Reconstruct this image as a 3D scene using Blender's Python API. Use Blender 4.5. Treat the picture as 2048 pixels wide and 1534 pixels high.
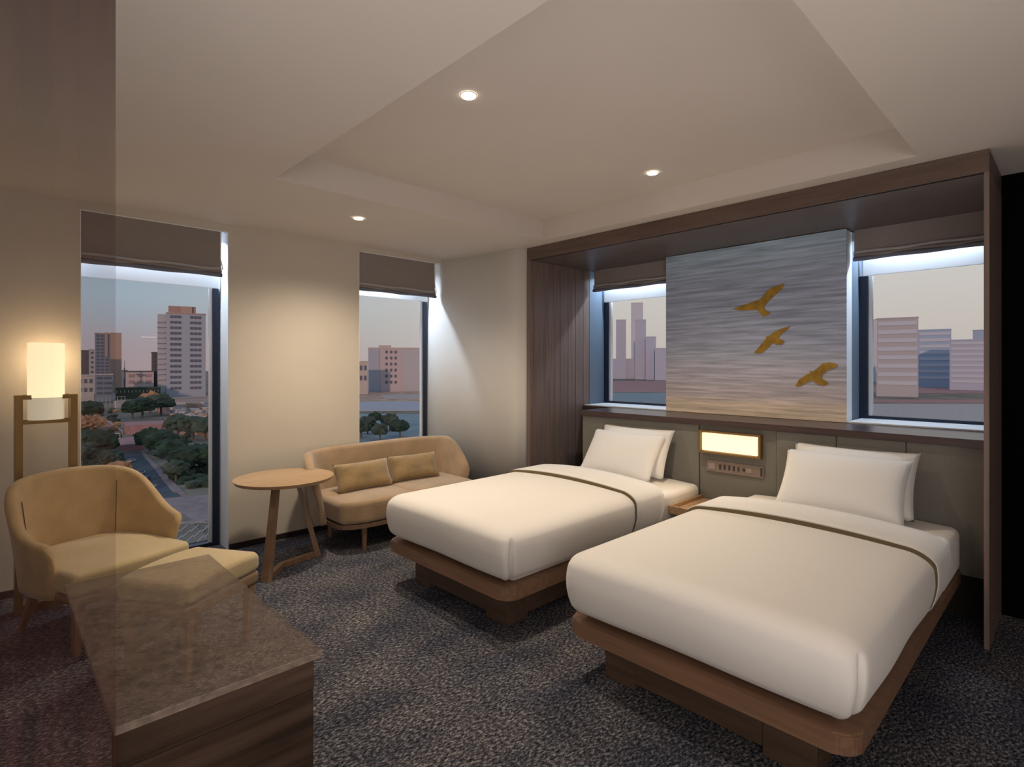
import bpy, bmesh, math, random
from mathutils import Vector, Matrix
random.seed(7)
sc = bpy.context.scene
for o in list(bpy.data.objects): bpy.data.objects.remove(o)
C = sc.collection
PI = math.pi
# ---------------------------------------------------------------- camera
EYE = 1.45; YAW = math.atan2(1146, 1097); FPX = 1097.0; HORIZON = 731.0
cam = bpy.data.cameras.new('camera'); camo = bpy.data.objects.new('camera', cam); C.objects.link(camo)
camo.location = (0, 0, EYE); camo.rotation_euler = (PI/2, 0, YAW - PI/2)
cam.sensor_fit = 'HORIZONTAL'; cam.sensor_width = 36; cam.lens = 36*FPX/2048
cam.shift_y = (HORIZON-767)/2048; cam.clip_start = .02; cam.clip_end = 6000
sc.camera = camo
# ---------------------------------------------------------------- world, exposure
vs = sc.view_settings; vs.view_transform = 'Standard'; vs.look = 'None'; vs.gamma = 1; vs.use_curve_mapping = False
vs.exposure = 0.0
w = bpy.data.worlds.new('dusk'); sc.world = w; w.use_nodes = True
nt = w.node_tree; nt.nodes.clear()
N = nt.nodes.new; L = nt.links.new
tc = N('ShaderNodeTexCoord'); sep = N('ShaderNodeSeparateXYZ'); L(tc.outputs['Generated'], sep.inputs[0])
def wramp(stops):
    r = N('ShaderNodeValToRGB'); r.color_ramp.elements[0].position = stops[0][0]; r.color_ramp.elements[0].color = (*stops[0][1], 1)
    r.color_ramp.elements[1].position = stops[-1][0]; r.color_ramp.elements[1].color = (*stops[-1][1], 1)
    for p, c in stops[1:-1]:
        e = r.color_ramp.elements.new(p); e.color = (*c, 1)
    L(sep.outputs['Z'], r.inputs[0]); return r
ra = wramp([(0, (.38, .29, .30)), (.035, (.37, .31, .33)), (.10, (.35, .42, .48)), (.3, (.34, .43, .54)), (1, (.26, .36, .50))])
rb = wramp([(0, (.56, .49, .44)), (.06, (.60, .545, .49)), (.16, (.66, .62, .58)), (.4, (.50, .52, .56)), (1, (.28, .36, .48))])
mr = N('ShaderNodeMapRange'); mr.inputs[1].default_value = .15; mr.inputs[2].default_value = .7
L(sep.outputs['X'], mr.inputs[0])
mx = N('ShaderNodeMix'); mx.data_type = 'RGBA'; L(mr.outputs[0], mx.inputs[0]); L(ra.outputs[0], mx.inputs[6]); L(rb.outputs[0], mx.inputs[7])
bg = N('ShaderNodeBackground'); bg.inputs[1].default_value = 1.0; L(mx.outputs[2], bg.inputs[0])
wo = N('ShaderNodeOutputWorld'); L(bg.outputs[0], wo.inputs[0])
# low evening sun on the city (the room is closed on that side)
def light(name, kind, loc, energy, col, rot=(0,0,0), **k):
    l = bpy.data.lights.new(name, kind); l.energy = energy; l.color = col
    for a, v in k.items(): setattr(l, a, v)
    o = bpy.data.objects.new(name, l); C.objects.link(o); o.location = loc; o.rotation_euler = rot; return o
sd = Vector((.80, .55, -.22))
light('evening_sun', 'SUN', (0,0,60), 1.3, (1, .62, .42), sd.to_track_quat('-Z', 'Y').to_euler(), angle=math.radians(2))
WARM = (1, .84, .64)
# ceiling downlights (positions of the fittings) ------------------------
DOWN = [(1.646, 2.017, 2.73), (3.188, 1.983, 2.73), (2.011, 3.763, 2.555)]
for p, e in zip(DOWN, (62, 78, 125)):
    light('downlight_beam', 'SPOT', (p[0], p[1], p[2]-.03), e, WARM, (0,0,0), spot_size=math.radians(125 if p[2] > 2.6 else 145), spot_blend=1, shadow_soft_size=.06)
light('entry_uplight', 'AREA', (.45, .15, .3), 30, (1, .91, .88), (PI, 0, 0), shape='RECTANGLE', size=1.0, size_y=1.0)  # added unseen lamp facing up, only to lift the ceiling tone
fd_ = Vector((.80, .60, -.08))
light('entry_room_light', 'AREA', (-1.1, -1.5, 1.35), 48, (1, .92, .87), fd_.to_track_quat('-Z', 'Y').to_euler(), shape='RECTANGLE', size=2.4, size_y=1.6)  # added unseen fill behind the camera for bed fronts and walls
# added cool fill lamps hidden behind the four blinds, brightening reveals and window heads
def strip(name, loc, rot, length, e):
    light(name, 'AREA', loc, e, (.68, .82, 1), rot, shape='RECTANGLE', size=length, size_y=.05)
strip('blind_pocket_light', (.91, 4.80, 2.44), (math.radians(12), 0, 0), .8, 12)
strip('blind_pocket_light', (2.82, 4.80, 2.42), (math.radians(8), 0, 0), .6, 15)
strip('blind_pocket_light', (4.76, 3.12, 2.40), (math.radians(12), 0, -PI/2), .85, 12)
strip('blind_pocket_light', (4.76, .76, 2.40), (math.radians(12), 0, -PI/2), .75, 12)
# ---------------------------------------------------------------- materials
def mat(name, col, rough=.6, metal=0, spec=None, bump=None, noise=None, emit=None, alpha=None, sheen=0, wood=None, streak=None):
    m = bpy.data.materials.new(name); m.use_nodes = True; t = m.node_tree
    b = t.nodes['Principled BSDF']; b.inputs['Base Color'].default_value = (*col, 1); b.inputs['Roughness'].default_value = rough
    b.inputs['Metallic'].default_value = metal
    if spec is not None: b.inputs['Specular IOR Level'].default_value = spec
    if sheen: b.inputs['Sheen Weight'].default_value = sheen; b.inputs['Sheen Roughness'].default_value = .5
    if emit: b.inputs['Emission Color'].default_value = (*emit[0], 1); b.inputs['Emission Strength'].default_value = emit[1]
    if alpha is not None: b.inputs['Alpha'].default_value = alpha
    co = None
    def coords(scale):
        tcn = t.nodes.new('ShaderNodeTexCoord'); mp = t.nodes.new('ShaderNodeMapping'); mp.inputs['Scale'].default_value = scale
        t.links.new(tcn.outputs['Object'], mp.inputs[0]); return mp
    if noise:   # (scale, amount, stretch)
        s, am, st = noise
        mp = coords(st); n = t.nodes.new('ShaderNodeTexNoise'); n.inputs['Scale'].default_value = s; n.inputs['Detail'].default_value = 6
        t.links.new(mp.outputs[0], n.inputs[0])
        r = t.nodes.new('ShaderNodeValToRGB'); r.color_ramp.elements[0].position = .3; r.color_ramp.elements[1].position = .7
        r.color_ramp.elements[0].color = (*[c*(1-am) for c in col], 1); r.color_ramp.elements[1].color = (*[min(1, c*(1+am)) for c in col], 1)
        t.links.new(n.outputs[0], r.inputs[0]); t.links.new(r.outputs[0], b.inputs['Base Color'])
    if bump:    # (scale, strength, stretch)
        s, am, st = bump
        mp = coords(st); n = t.nodes.new('ShaderNodeTexNoise'); n.inputs['Scale'].default_value = s; n.inputs['Detail'].default_value = 4
        t.links.new(mp.outputs[0], n.inputs[0]); bn = t.nodes.new('ShaderNodeBump'); bn.inputs['Strength'].default_value = am; bn.inputs['Distance'].default_value = .01
        t.links.new(n.outputs[0], bn.inputs['Height']); t.links.new(bn.outputs[0], b.inputs['Normal'])
    return m
U = (1,1,1)
def wood(name, col, axis, am=.28, rough=.5, alpha=None, scale=3, spec=None):
    st = {'x': (1, 14, 14), 'y': (14, 1, 14), 'z': (14, 14, .6)}[axis]
    return mat(name, col, rough, noise=(scale, am, st), bump=(scale*4, .08, st), alpha=alpha, spec=spec)
M = {}
M['plaster'] = mat('warm plaster', (.60, .545, .47), .85, bump=(90, .05, U), noise=(2, .03, U))
M['plaster_light'] = mat('off white plaster', (.74, .71, .66), .85, bump=(90, .05, U))  # paler copy of the plaster, window light put into the colour
M['ceiling'] = mat('ceiling paint', (.66, .60, .55), .9, noise=(1.5, .02, U))
M['reveal'] = mat('white reveal paint', (.80, .82, .84), .7)
M['dark'] = mat('dark skirting', (.02, .015, .013), .5)
M['frame'] = mat('navy window frame', (.02, .03, .06), .35, metal=.3)
M['bluepanel'] = mat('blue grey reveal panel', (.13, .18, .24), .5)  # grey reveal with the blue of the skylight put into its colour
M['blind'] = mat('grey brown blind cloth', (.27, .235, .225), .9, bump=(300, .15, U), noise=(200, .08, U), sheen=.2)
M['blindtrim'] = mat('grey blind hem', (.42, .41, .42), .7)
M['blindhem'] = mat('blue grey hem', (.15, .16, .21), .7)
M['cord'] = mat('white cord', (.8, .8, .8), .5)
M['walnut_z'] = wood('brown veneer vertical grain', (.19, .135, .115), 'z', .22)
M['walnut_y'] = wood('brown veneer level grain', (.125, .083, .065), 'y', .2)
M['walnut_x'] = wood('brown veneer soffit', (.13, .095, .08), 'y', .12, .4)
M['ledge'] = wood('dark plum brown ledge', (.07, .045, .045), 'y', .2, .3)
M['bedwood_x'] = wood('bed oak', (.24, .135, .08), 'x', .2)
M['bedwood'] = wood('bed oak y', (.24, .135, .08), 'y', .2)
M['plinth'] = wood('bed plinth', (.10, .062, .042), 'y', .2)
M['oak'] = wood('pale oak', (.42, .27, .15), 'x', .15, .4)
M['legwood'] = wood('leg timber', (.22, .13, .08), 'z', .15, .45)
M['legwood2'] = wood('pale leg timber', (.32, .21, .14), 'z', .12, .45)
M['linen'] = mat('white linen', (.80, .765, .72), .85, bump=(8, .10, U), sheen=.3)
M['linen2'] = mat('white pillow cotton', (.80, .78, .765), .85, bump=(14, .12, U), sheen=.3)
M['mustard'] = mat('ochre upholstery', (.50, .345, .17), .85, bump=(160, .2, U), noise=(9, .10, U), sheen=.3)
M['seatcloth'] = mat('light straw upholstery', (.58, .45, .25), .85, bump=(160, .2, U), noise=(9, .06, U), sheen=.3)
M['sofa'] = mat('tan suede', (.37, .25, .145), .9, bump=(60, .2, U), noise=(7, .14, U), sheen=.4)
M['cushion'] = mat('olive tan velvet', (.27, .175, .07), .8, bump=(40, .3, U), noise=(6, .30, (1, 1, 2)), sheen=.5)
M['brass'] = mat('aged brass', (.32, .20, .075), .38, metal=.75)
M['headboard'] = mat('grey green padded cloth', (.20, .19, .165), .9, bump=(260, .15, U), noise=(120, .08, U))
M['plate'] = mat('taupe switch plate', (.26, .20, .17), .5)
M['switch'] = mat('dark switch', (.06, .04, .035), .4)
M['switch2'] = mat('pale switch', (.34, .27, .24), .4)
M['shade'] = mat('glowing lamp shade', (.8, .7, .5), .7, emit=((1, .78, .47), 1.15))
M['shade_low'] = mat('lamp shade lower skirt', (.75, .70, .58), .7, emit=((1, .85, .6), .38))
M['diffuser'] = mat('lit diffuser', (.8, .7, .5), .5, emit=((1, .82, .55), 1.0))
M['bulb'] = mat('lit downlight lens', (1, 1, 1), .5, emit=((1, .9, .72), 9))
M['white'] = mat('white trim ring', (.7, .66, .6), .5)
M['gold'] = mat('gold leaf', (.42, .25, .035), .5, metal=.35, noise=(18, .3, U), bump=(60, .3, U))
M['black'] = mat('near black wardrobe', (.004, .0035, .0035), 1, spec=0)
def glass():
    m = bpy.data.materials.new('window glass'); m.use_nodes = True; t = m.node_tree; t.nodes.clear()
    tr = t.nodes.new('ShaderNodeBsdfTransparent'); tr.inputs[0].default_value = (.96, .97, .98, 1)
    gl = t.nodes.new('ShaderNodeBsdfGlossy'); gl.inputs['Roughness'].default_value = .02
    lw = t.nodes.new('ShaderNodeFresnel'); lw.inputs[0].default_value = 1.2
    mx = t.nodes.new('ShaderNodeMixShader'); o = t.nodes.new('ShaderNodeOutputMaterial')
    t.links.new(lw.outputs[0], mx.inputs[0]); t.links.new(tr.outputs[0], mx.inputs[1]); t.links.new(gl.outputs[0], mx.inputs[2]); t.links.new(mx.outputs[0], o.inputs[0])
    return m
M['glass'] = glass()
def translucent():  # white window header, made translucent so it looks lit from behind
    m = bpy.data.materials.new('white sheer valance'); m.use_nodes = True; t = m.node_tree; t.nodes.clear()
    d = t.nodes.new('ShaderNodeBsdfDiffuse'); d.inputs[0].default_value = (.93, .94, .95, 1)
    r = t.nodes.new('ShaderNodeBsdfTranslucent'); r.inputs[0].default_value = (.93, .95, .97, 1)
    mx = t.nodes.new('ShaderNodeMixShader'); mx.inputs[0].default_value = .45; o = t.nodes.new('ShaderNodeOutputMaterial')
    t.links.new(d.outputs[0], mx.inputs[1]); t.links.new(r.outputs[0], mx.inputs[2]); t.links.new(mx.outputs[0], o.inputs[0]); return m
M['sheer'] = translucent()
def carpet():
    m = bpy.data.materials.new('speckled loop carpet'); m.use_nodes = True; t = m.node_tree; b = t.nodes['Principled BSDF']
    b.inputs['Roughness'].default_value = .95; b.inputs['Specular IOR Level'].default_value = .1
    tcn = t.nodes.new('ShaderNodeTexCoord'); mp = t.nodes.new('ShaderNodeMapping'); mp.inputs['Rotation'].default_value = (0, 0, math.radians(43)); mp.inputs['Scale'].default_value = (.8, 1.5, 1)
    t.links.new(tcn.outputs['Object'], mp.inputs[0])
    n = t.nodes.new('ShaderNodeTexNoise'); n.inputs['Scale'].default_value = 62; n.inputs['Detail'].default_value = 5; n.inputs['Roughness'].default_value = .78
    t.links.new(mp.outputs[0], n.inputs[0])
    r = t.nodes.new('ShaderNodeValToRGB'); e = r.color_ramp.elements
    e[0].position = .40; e[0].color = (.012, .013, .02, 1); e[1].position = .66; e[1].color = (.52, .50, .50, 1)
    k = e.new(.52); k.color = (.105, .105, .12, 1)
    t.links.new(n.outputs[0], r.inputs[0])
    n2 = t.nodes.new('ShaderNodeTexNoise'); n2.inputs['Scale'].default_value = 2.6; n2.inputs['Detail'].default_value = 5
    t.links.new(mp.outputs[0], n2.inputs[0])
    r2 = t.nodes.new('ShaderNodeValToRGB'); r2.color_ramp.elements[0].position = .35; r2.color_ramp.elements[0].color = (.62, .66, .80, 1); r2.color_ramp.elements[1].position = .65; r2.color_ramp.elements[1].color = (1.25, 1.2, 1.16, 1)
    t.links.new(n2.outputs[0], r2.inputs[0])
    mu = t.nodes.new('ShaderNodeMix'); mu.data_type = 'RGBA'; mu.blend_type = 'MULTIPLY'; mu.inputs[0].default_value = 1
    t.links.new(r.outputs[0], mu.inputs[6]); t.links.new(r2.outputs[0], mu.inputs[7]); t.links.new(mu.outputs[2], b.inputs['Base Color'])
    bn = t.nodes.new('ShaderNodeBump'); bn.inputs['Strength'].default_value = .8; bn.inputs['Distance'].default_value = .012
    t.links.new(n.outputs[0], bn.inputs['Height']); t.links.new(bn.outputs[0], b.inputs['Normal']); return m
M['carpet'] = carpet()
def artmat():
    m = bpy.data.materials.new('brushed dusk sky print'); m.use_nodes = True; t = m.node_tree; b = t.nodes['Principled BSDF']; b.inputs['Roughness'].default_value = .7
    tcn = t.nodes.new('ShaderNodeTexCoord'); s = t.nodes.new('ShaderNodeSeparateXYZ'); t.links.new(tcn.outputs['Object'], s.inputs[0])
    mp = t.nodes.new('ShaderNodeMapping'); mp.inputs['Scale'].default_value = (1, 1.1, 26); t.links.new(tcn.outputs['Object'], mp.inputs[0])
    n = t.nodes.new('ShaderNodeTexNoise'); n.inputs['Scale'].default_value = 1.6; n.inputs['Detail'].default_value = 7; n.inputs['Roughness'].default_value = .62; n.inputs['Distortion'].default_value = .3
    t.links.new(mp.outputs[0], n.inputs[0])
    r = t.nodes.new('ShaderNodeValToRGB'); e = r.color_ramp.elements
    st = [(0, (.88, .74, .58)), (.07, (.84, .72, .60)), (.12, (.64, .58, .62)), (.30, (.54, .56, .68)), (.42, (.44, .50, .66)), (.75, (.40, .47, .64)), (1, (.42, .57, .73))]  # cream along the bottom, mauve then blue grey above
    e[0].position = 0; e[0].color = (*st[0][1], 1); e[1].position = 1; e[1].color = (*st[-1][1], 1)
    for p, c in st[1:-1]:
        k = e.new(p); k.color = (*c, 1)
    mr = t.nodes.new('ShaderNodeMapRange'); mr.inputs[1].default_value = 0; mr.inputs[2].default_value = 1.4; t.links.new(s.outputs['Z'], mr.inputs[0]); t.links.new(mr.outputs[0], r.inputs[0])
    r2 = t.nodes.new('ShaderNodeValToRGB'); r2.color_ramp.elements[0].position = .36; r2.color_ramp.elements[0].color = (.62, .62, .64, 1); r2.color_ramp.elements[1].position = .64; r2.color_ramp.elements[1].color = (1.3, 1.28, 1.26, 1)
    t.links.new(n.outputs[0], r2.inputs[0])
    mu = t.nodes.new('ShaderNodeMix'); mu.data_type = 'RGBA'; mu.blend_type = 'MULTIPLY'; mu.inputs[0].default_value = .85
    t.links.new(r.outputs[0], mu.inputs[6]); t.links.new(r2.outputs[0], mu.inputs[7]); t.links.new(mu.outputs[2], b.inputs['Base Color'])
    bn = t.nodes.new('ShaderNodeBump'); bn.inputs['Strength'].default_value = .25; t.links.new(n.outputs[0], bn.inputs['Height']); t.links.new(bn.outputs[0], b.inputs['Normal']); return m
M['art'] = artmat()
def ghost(name, col, axis, lo, hi, zlo=0, zhi=1, am=.3):
    """see-through veneer: share of light let through is a constant of the sheet (lo at zlo, hi at zhi)"""
    m = wood(name, col, axis, am, .9, spec=0); t = m.node_tree; b = t.nodes['Principled BSDF']
    if lo == hi: b.inputs['Alpha'].default_value = lo; return m
    tcn = t.nodes.new('ShaderNodeTexCoord'); s = t.nodes.new('ShaderNodeSeparateXYZ'); t.links.new(tcn.outputs['Object'], s.inputs[0])
    r = t.nodes.new('ShaderNodeValToRGB'); mr = t.nodes.new('ShaderNodeMapRange'); mr.inputs[1].default_value = zlo; mr.inputs[2].default_value = zhi
    t.links.new(s.outputs['Z'], mr.inputs[0]); t.links.new(mr.outputs[0], r.inputs[0])
    e = r.color_ramp.elements; vals = lo
    e[0].position = vals[0][0]; e[0].color = (vals[0][1],)*3+(1,); e[1].position = vals[-1][0]; e[1].color = (vals[-1][1],)*3+(1,)
    for p, v in vals[1:-1]:
        k = e.new(p); k.color = (v, v, v, 1)
    t.links.new(r.outputs[0], b.inputs['Alpha']); return m
# ---------------------------------------------------------------- helpers
def tag(o, label=None, cat=None, group=None, kind=None):
    if label: o['label'] = label
    if cat: o['category'] = cat
    if group: o['group'] = group
    if kind: o['kind'] = kind
    return o
def empty(name, loc, rz=0, label=None, cat=None, group=None):
    o = bpy.data.objects.new(name, None); C.objects.link(o); o.location = loc; o.rotation_euler = (0, 0, rz); o.empty_display_size = .1
    return tag(o, label, cat, group)
def obj(name, bm, m, parent=None, smooth=False, loc=None, rot=None):
    bmesh.ops.recalc_face_normals(bm, faces=bm.faces)
    me = bpy.data.meshes.new(name); bm.to_mesh(me); bm.free()
    me.materials.append(M[m] if isinstance(m, str) else m)
    if smooth:
        for p in me.polygons: p.use_smooth = True
    o = bpy.data.objects.new(name, me); C.objects.link(o)
    if parent: o.parent = parent
    if loc: o.location = loc
    if rot: o.rotation_euler = rot
    return o
def struct(name, bm, m, parent=None, **k):
    o = obj(name, bm, m, parent, **k)
    if not parent: o['kind'] = 'structure'
    return o
def box(bm, x0, x1, y0, y1, z0, z1, bev=0):
    r = bmesh.ops.create_cube(bm, size=1)
    for v in r['verts']:
        v.co = Vector(((x0+x1)/2+v.co.x*(x1-x0), (y0+y1)/2+v.co.y*(y1-y0), (z0+z1)/2+v.co.z*(z1-z0)))
    if bev:
        es = set()
        for v in r['verts']: es.update(v.link_edges)
        bmesh.ops.bevel(bm, geom=list(es), offset=bev, segments=2, affect='EDGES', profile=.6)
    return bm
def bx(*a, bev=0): return box(bmesh.new(), *a, bev=bev)
def boxes(*L_):
    bm = bmesh.new()
    for a in L_: box(bm, *a)
    return bm
def prism(pts, z0, z1, axis='z', bev=0):
    bm = bmesh.new(); vs_ = []
    f = {'z': lambda a, b, h: (a, b, h), 'x': lambda a, b, h: (h, a, b), 'y': lambda a, b, h: (a, h, b)}[axis]
    lo = [bm.verts.new(f(a, b, z0)) for a, b in pts]; hi = [bm.verts.new(f(a, b, z1)) for a, b in pts]
    bm.faces.new(lo); bm.faces.new(hi[::-1])
    n = len(pts)
    for i in range(n): bm.faces.new((lo[i], lo[(i+1) % n], hi[(i+1) % n], hi[i]))
    if bev: bmesh.ops.bevel(bm, geom=[e for e in bm.edges], offset=bev, segments=2, affect='EDGES')
    return bm
def cyl(bm, p0, p1, r0, r1=None, n=16, flat=None):
    r1 = r0 if r1 is None else r1; p0 = Vector(p0); p1 = Vector(p1); d = (p1-p0).normalized()
    a = d.orthogonal().normalized(); b = d.cross(a)
    A = [bm.verts.new(p0+(a*math.cos(2*PI*i/n)+b*math.sin(2*PI*i/n))*r0) for i in range(n)]
    B = [bm.verts.new(p1+(a*math.cos(2*PI*i/n)+b*math.sin(2*PI*i/n))*r1) for i in range(n)]
    for i in range(n): bm.faces.new((A[i], A[(i+1) % n], B[(i+1) % n], B[i]))
    bm.faces.new(A[::-1]); bm.faces.new(B); return bm
def taper(bm, p0, s0, p1, s1, ang=0):
    """square section leg from p0 (half sizes s0) to p1"""
    V = []
    for p, s in ((p0, s0), (p1, s1)):
        for a, b in ((-1,-1), (1,-1), (1,1), (-1,1)):
            x = a*s[0]; y = b*s[1]
            V.append(bm.verts.new((p[0]+x*math.cos(ang)-y*math.sin(ang), p[1]+x*math.sin(ang)+y*math.cos(ang), p[2])))
    bm.faces.new(V[:4][::-1]); bm.faces.new(V[4:])
    for i in range(4): bm.faces.new((V[i], V[(i+1) % 4], V[4+(i+1) % 4], V[4+i]))
    return bm
def axis_co(h, r, n, k=5):
    a = [-h + r*i/k for i in range(k)]; b = [h-r + r*i/k for i in range(1, k+1)]
    mid = [-(h-r) + 2*(h-r)*i/n for i in range(n+1)]
    return a + mid + b
def rbox(sx, sy, sz, r, n=(8,8,4), deform=None, k=5):
    h = (sx/2, sy/2, sz/2); rr = r if isinstance(r, tuple) else (r, r, r)
    co = [axis_co(h[i], rr[i], n[i], k) for i in range(3)]; bm = bmesh.new(); D = {}
    def V(i, j, l):
        key = (i, j, l)
        if key not in D:
            p = Vector((co[0][i], co[1][j], co[2][l]))
            q = Vector([max(-(h[a]-rr[a]), min(h[a]-rr[a], p[a])) for a in range(3)])
            d = Vector([(p[a]-q[a])/rr[a] for a in range(3)]); mxd = max(abs(c) for c in d)
            if d.length > 1e-6: d = d*(mxd/d.length)
            p = q+Vector([d[a]*rr[a] for a in range(3)])
            if deform: p = deform(p)
            D[key] = bm.verts.new(p)
        return D[key]
    n0, n1, n2 = [len(c)-1 for c in co]
    for i in range(n0):
        for j in range(n1):
            for l in (0, n2): bm.faces.new((V(i,j,l), V(i+1,j,l), V(i+1,j+1,l), V(i,j+1,l)))
    for i in range(n0):
        for l in range(n2):
            for j in (0, n1): bm.faces.new((V(i,j,l), V(i+1,j,l), V(i+1,j,l+1), V(i,j,l+1)))
    for j in range(n1):
        for l in range(n2):
            for i in (0, n0): bm.faces.new((V(i,j,l), V(i,j+1,l), V(i,j+1,l+1), V(i,j,l+1)))
    return bm
def pillow_bm(wd, ht, th, n=22, seed=0, pinch=.0, p=4):
    """cushion in the local XZ plane, thickness along Y, base at z=0"""
    rnd = random.Random(seed); ph = [rnd.uniform(0, 6) for _ in range(4)]
    bm = bmesh.new(); rows = {}
    for s in (-1, 1):
        for i in range(n+1):
            for j in range(n+1):
                u = -1+2*i/n; v = -1+2*j/n; edge = i in (0, n) or j in (0, n)
                if edge and s == 1 and (-1, i, j) in rows: rows[(s, i, j)] = rows[(-1, i, j)]; continue
                t = ((1-abs(u)**p)*(1-abs(v)**p))**.55*th/2
                t *= 1+.07*math.sin(3*u+ph[0]+s)*math.cos(2.3*v+ph[1])
                x = u*wd/2*(1-pinch*(1-v*v)); z = ht/2+v*ht/2*(1-pinch*(1-u*u)*1.2)
                rows[(s, i, j)] = bm.verts.new((x, s*t, z))
    for s in (-1, 1):
        for i in range(n):
            for j in range(n): bm.faces.new((rows[(s,i,j)], rows[(s,i+1,j)], rows[(s,i+1,j+1)], rows[(s,i,j+1)]))
    return bm
def copy_tree(o, parent=None):
    c = o.copy(); C.objects.link(c)
    if parent: c.parent = parent
    for ch in [x for x in bpy.data.objects if x.parent == o]: copy_tree(ch, c)
    return c
# ================================================================= SETTING
H = 2.555; HT = 2.73; YA = 4.65
struct('floor', bx(-1.5, 4.95, -2.6, 5.05, -.12, 0), 'carpet')
# window wall on the left
W1 = (.45, 1.373); W2 = (2.489, 3.43)
bm = boxes((-1.5, W1[0], YA, 5.0, 0, H+.25), (W1[1], W2[0], YA, 5.0, 0, H+.25), (W1[0], W1[1], YA, 5.0, 2.50, H+.25),
           (W2[0], W2[1], YA, 5.0, 2.515, H+.25), (W2[0], W2[1], YA, 5.0, 0, .44))
struct('wall_left', bm, 'plaster')
bm = boxes((W1[0], W1[1]+.0, YA+.012, 4.99, 2.494, 2.50), (W1[1]-.006, W1[1], YA+.004, 4.99, 0, 2.5), (W1[0], W1[0]+.006, YA+.004, 4.99, 0, 2.5), (W2[0], W2[0]+.006, YA+.004, 4.99, .44, 2.515),
           (W2[0], W2[1], YA+.004, 4.99, .44, .452), (W2[0], W2[1], YA+.012, 4.99, 2.509, 2.515))
struct('trim_1', bm, 'reveal')
# plaster return between the corner window and the bed alcove, softly curved in plan
pts = [(3.43, 5.0), (3.43, 4.80)]
for i in range(7):
    a = i/6*PI/2; pts.append((3.43+.14*math.sin(a)**1.0*1.0, 4.80-.36*(1-math.cos(a))-.0))
pts = [(3.40, 5.0), (3.40, 4.84), (3.415, 4.72), (3.445, 4.62), (3.49, 4.52), (3.535, 4.38), (3.56, 4.2), (3.575, 4.0), (3.585, 3.80), (3.60, 3.73), (3.63, 3.69), (3.68, 3.67), (3.70, 3.645), (4.0, 3.645), (4.0, 5.0)]
struct('wall_right', prism(pts, 0, H+.25), 'plaster_light', smooth=False)
for p in bpy.data.objects['wall_right'].data.polygons:
    if abs(p.normal.z) < .5: p.use_smooth = True
# ceiling with the recessed tray
TX0, TX1, TY0, TY1 = 1.228, 3.545, .61, 3.31
bm = boxes((-1.5, TX0, -2.6, 5.0, H, HT+.1), (TX1, 4.95, -2.6, 5.0, H, HT+.1), (TX0, TX1, TY1, 5.0, H, HT+.1), (TX0, TX1, -2.6, TY0, H, HT+.1), (TX0, TX1, TY0, TY1, HT, HT+.1))
struct('ceiling', bm, 'ceiling')
# unseen sides of the room
struct('wall_back', bx(-1.5, 4.95, -2.7, -2.6, 0, HT+.1), 'plaster')
struct('wall_side', bx(-1.6, -1.5, -2.7, 5.0, 0, HT+.1), 'plaster')
struct('wall_dark', boxes((4.272, 4.40, -2.6, .357, 0, H)), 'black')
struct('wall_far', boxes((4.40, 4.95, -2.6, .33, 0, H), (3.72, 4.95, 3.645, 5.0, 0, H)), 'dark')
# skirting
struct('baseboard_left', boxes((-1.5, W1[0]-.0, YA-.012, YA-.001, 0, .045), (W1[1], W2[0]+.8, YA-.012, YA-.001, 0, .045)), 'dark')
struct('baseboard_right', boxes((3.50, 3.555, 3.72, 4.55, 0, .045)), 'dark')
# windows of the left wall
def window_left(name, x0, x1, z0, z1, hz0):
    t = empty(name, ((x0+x1)/2, 4.88, z0)); t['kind'] = 'structure'
    def P(x): return x-(x0+x1)/2
    obj('window_frame', boxes((P(x1)-.062, P(x1)-.018, -.035, .03, 0, hz0-z0), (P(x0), P(x0)+.012, -.035, .03, 0, hz0-z0), (P(x0)+.012, P(x1)-.062, -.035, .03, 0, .03)), 'frame', t)
    obj('window_pane', bx(P(x0)+.012, P(x1)-.062, .006, .012, .03, z1-z0), 'glass', t)
    obj('valance', bx(P(x0)+.01, P(x1)-.02, -.055, -.04, hz0-z0, hz0-z0+.16, bev=.004), 'sheer', t)
    obj('pane_edge', boxes((P(x1)-.085, P(x1)-.063, -.02, .0, .03, hz0-z0)), 'reveal', t)
window_left('window_1', W1[0], W1[1], 0.0, 2.5, 2.07)
window_left('window_2', W2[0], W2[1]-.03, .452, 2.51, 2.125)
# ---- bed alcove: plain brown veneer surround
struct('trim_2', bx(3.68, 3.72, .343, 3.64, 2.44, H-.001, bev=.003), 'walnut_y')          # fascia
struct('trim_3', boxes((3.70, 4.60, .362, 3.60, 2.44, 2.47)), 'walnut_x')                  # soffit
t = empty('trim_4', (3.69, 3.62, 0)); t['kind'] = 'structure'
obj('backing', bx(.012, .88, .004, .024, 0, 2.44), 'ledge', t)
obj('edge_post', bx(-.010, .03, -.02, .024, 0, 2.44, bev=.004), 'walnut_z', t)
xs = [.033, .20, .33, .42, .54, .66, .78, .88]
for a, b in zip(xs[:-1], xs[1:]):
    obj('panel', bx(a+.0025, b-.0025, -.018, .006, 0, 2.44, bev=.003), 'walnut_z', t)
struct('trim_5', bx(3.68, 4.27, .336, .358, 0, 2.44, bev=.003), 'walnut_z')
struct('trim_6', bx(3.682, 4.27, .337, .357, 2.44, H-.001), 'walnut_y')
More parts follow.
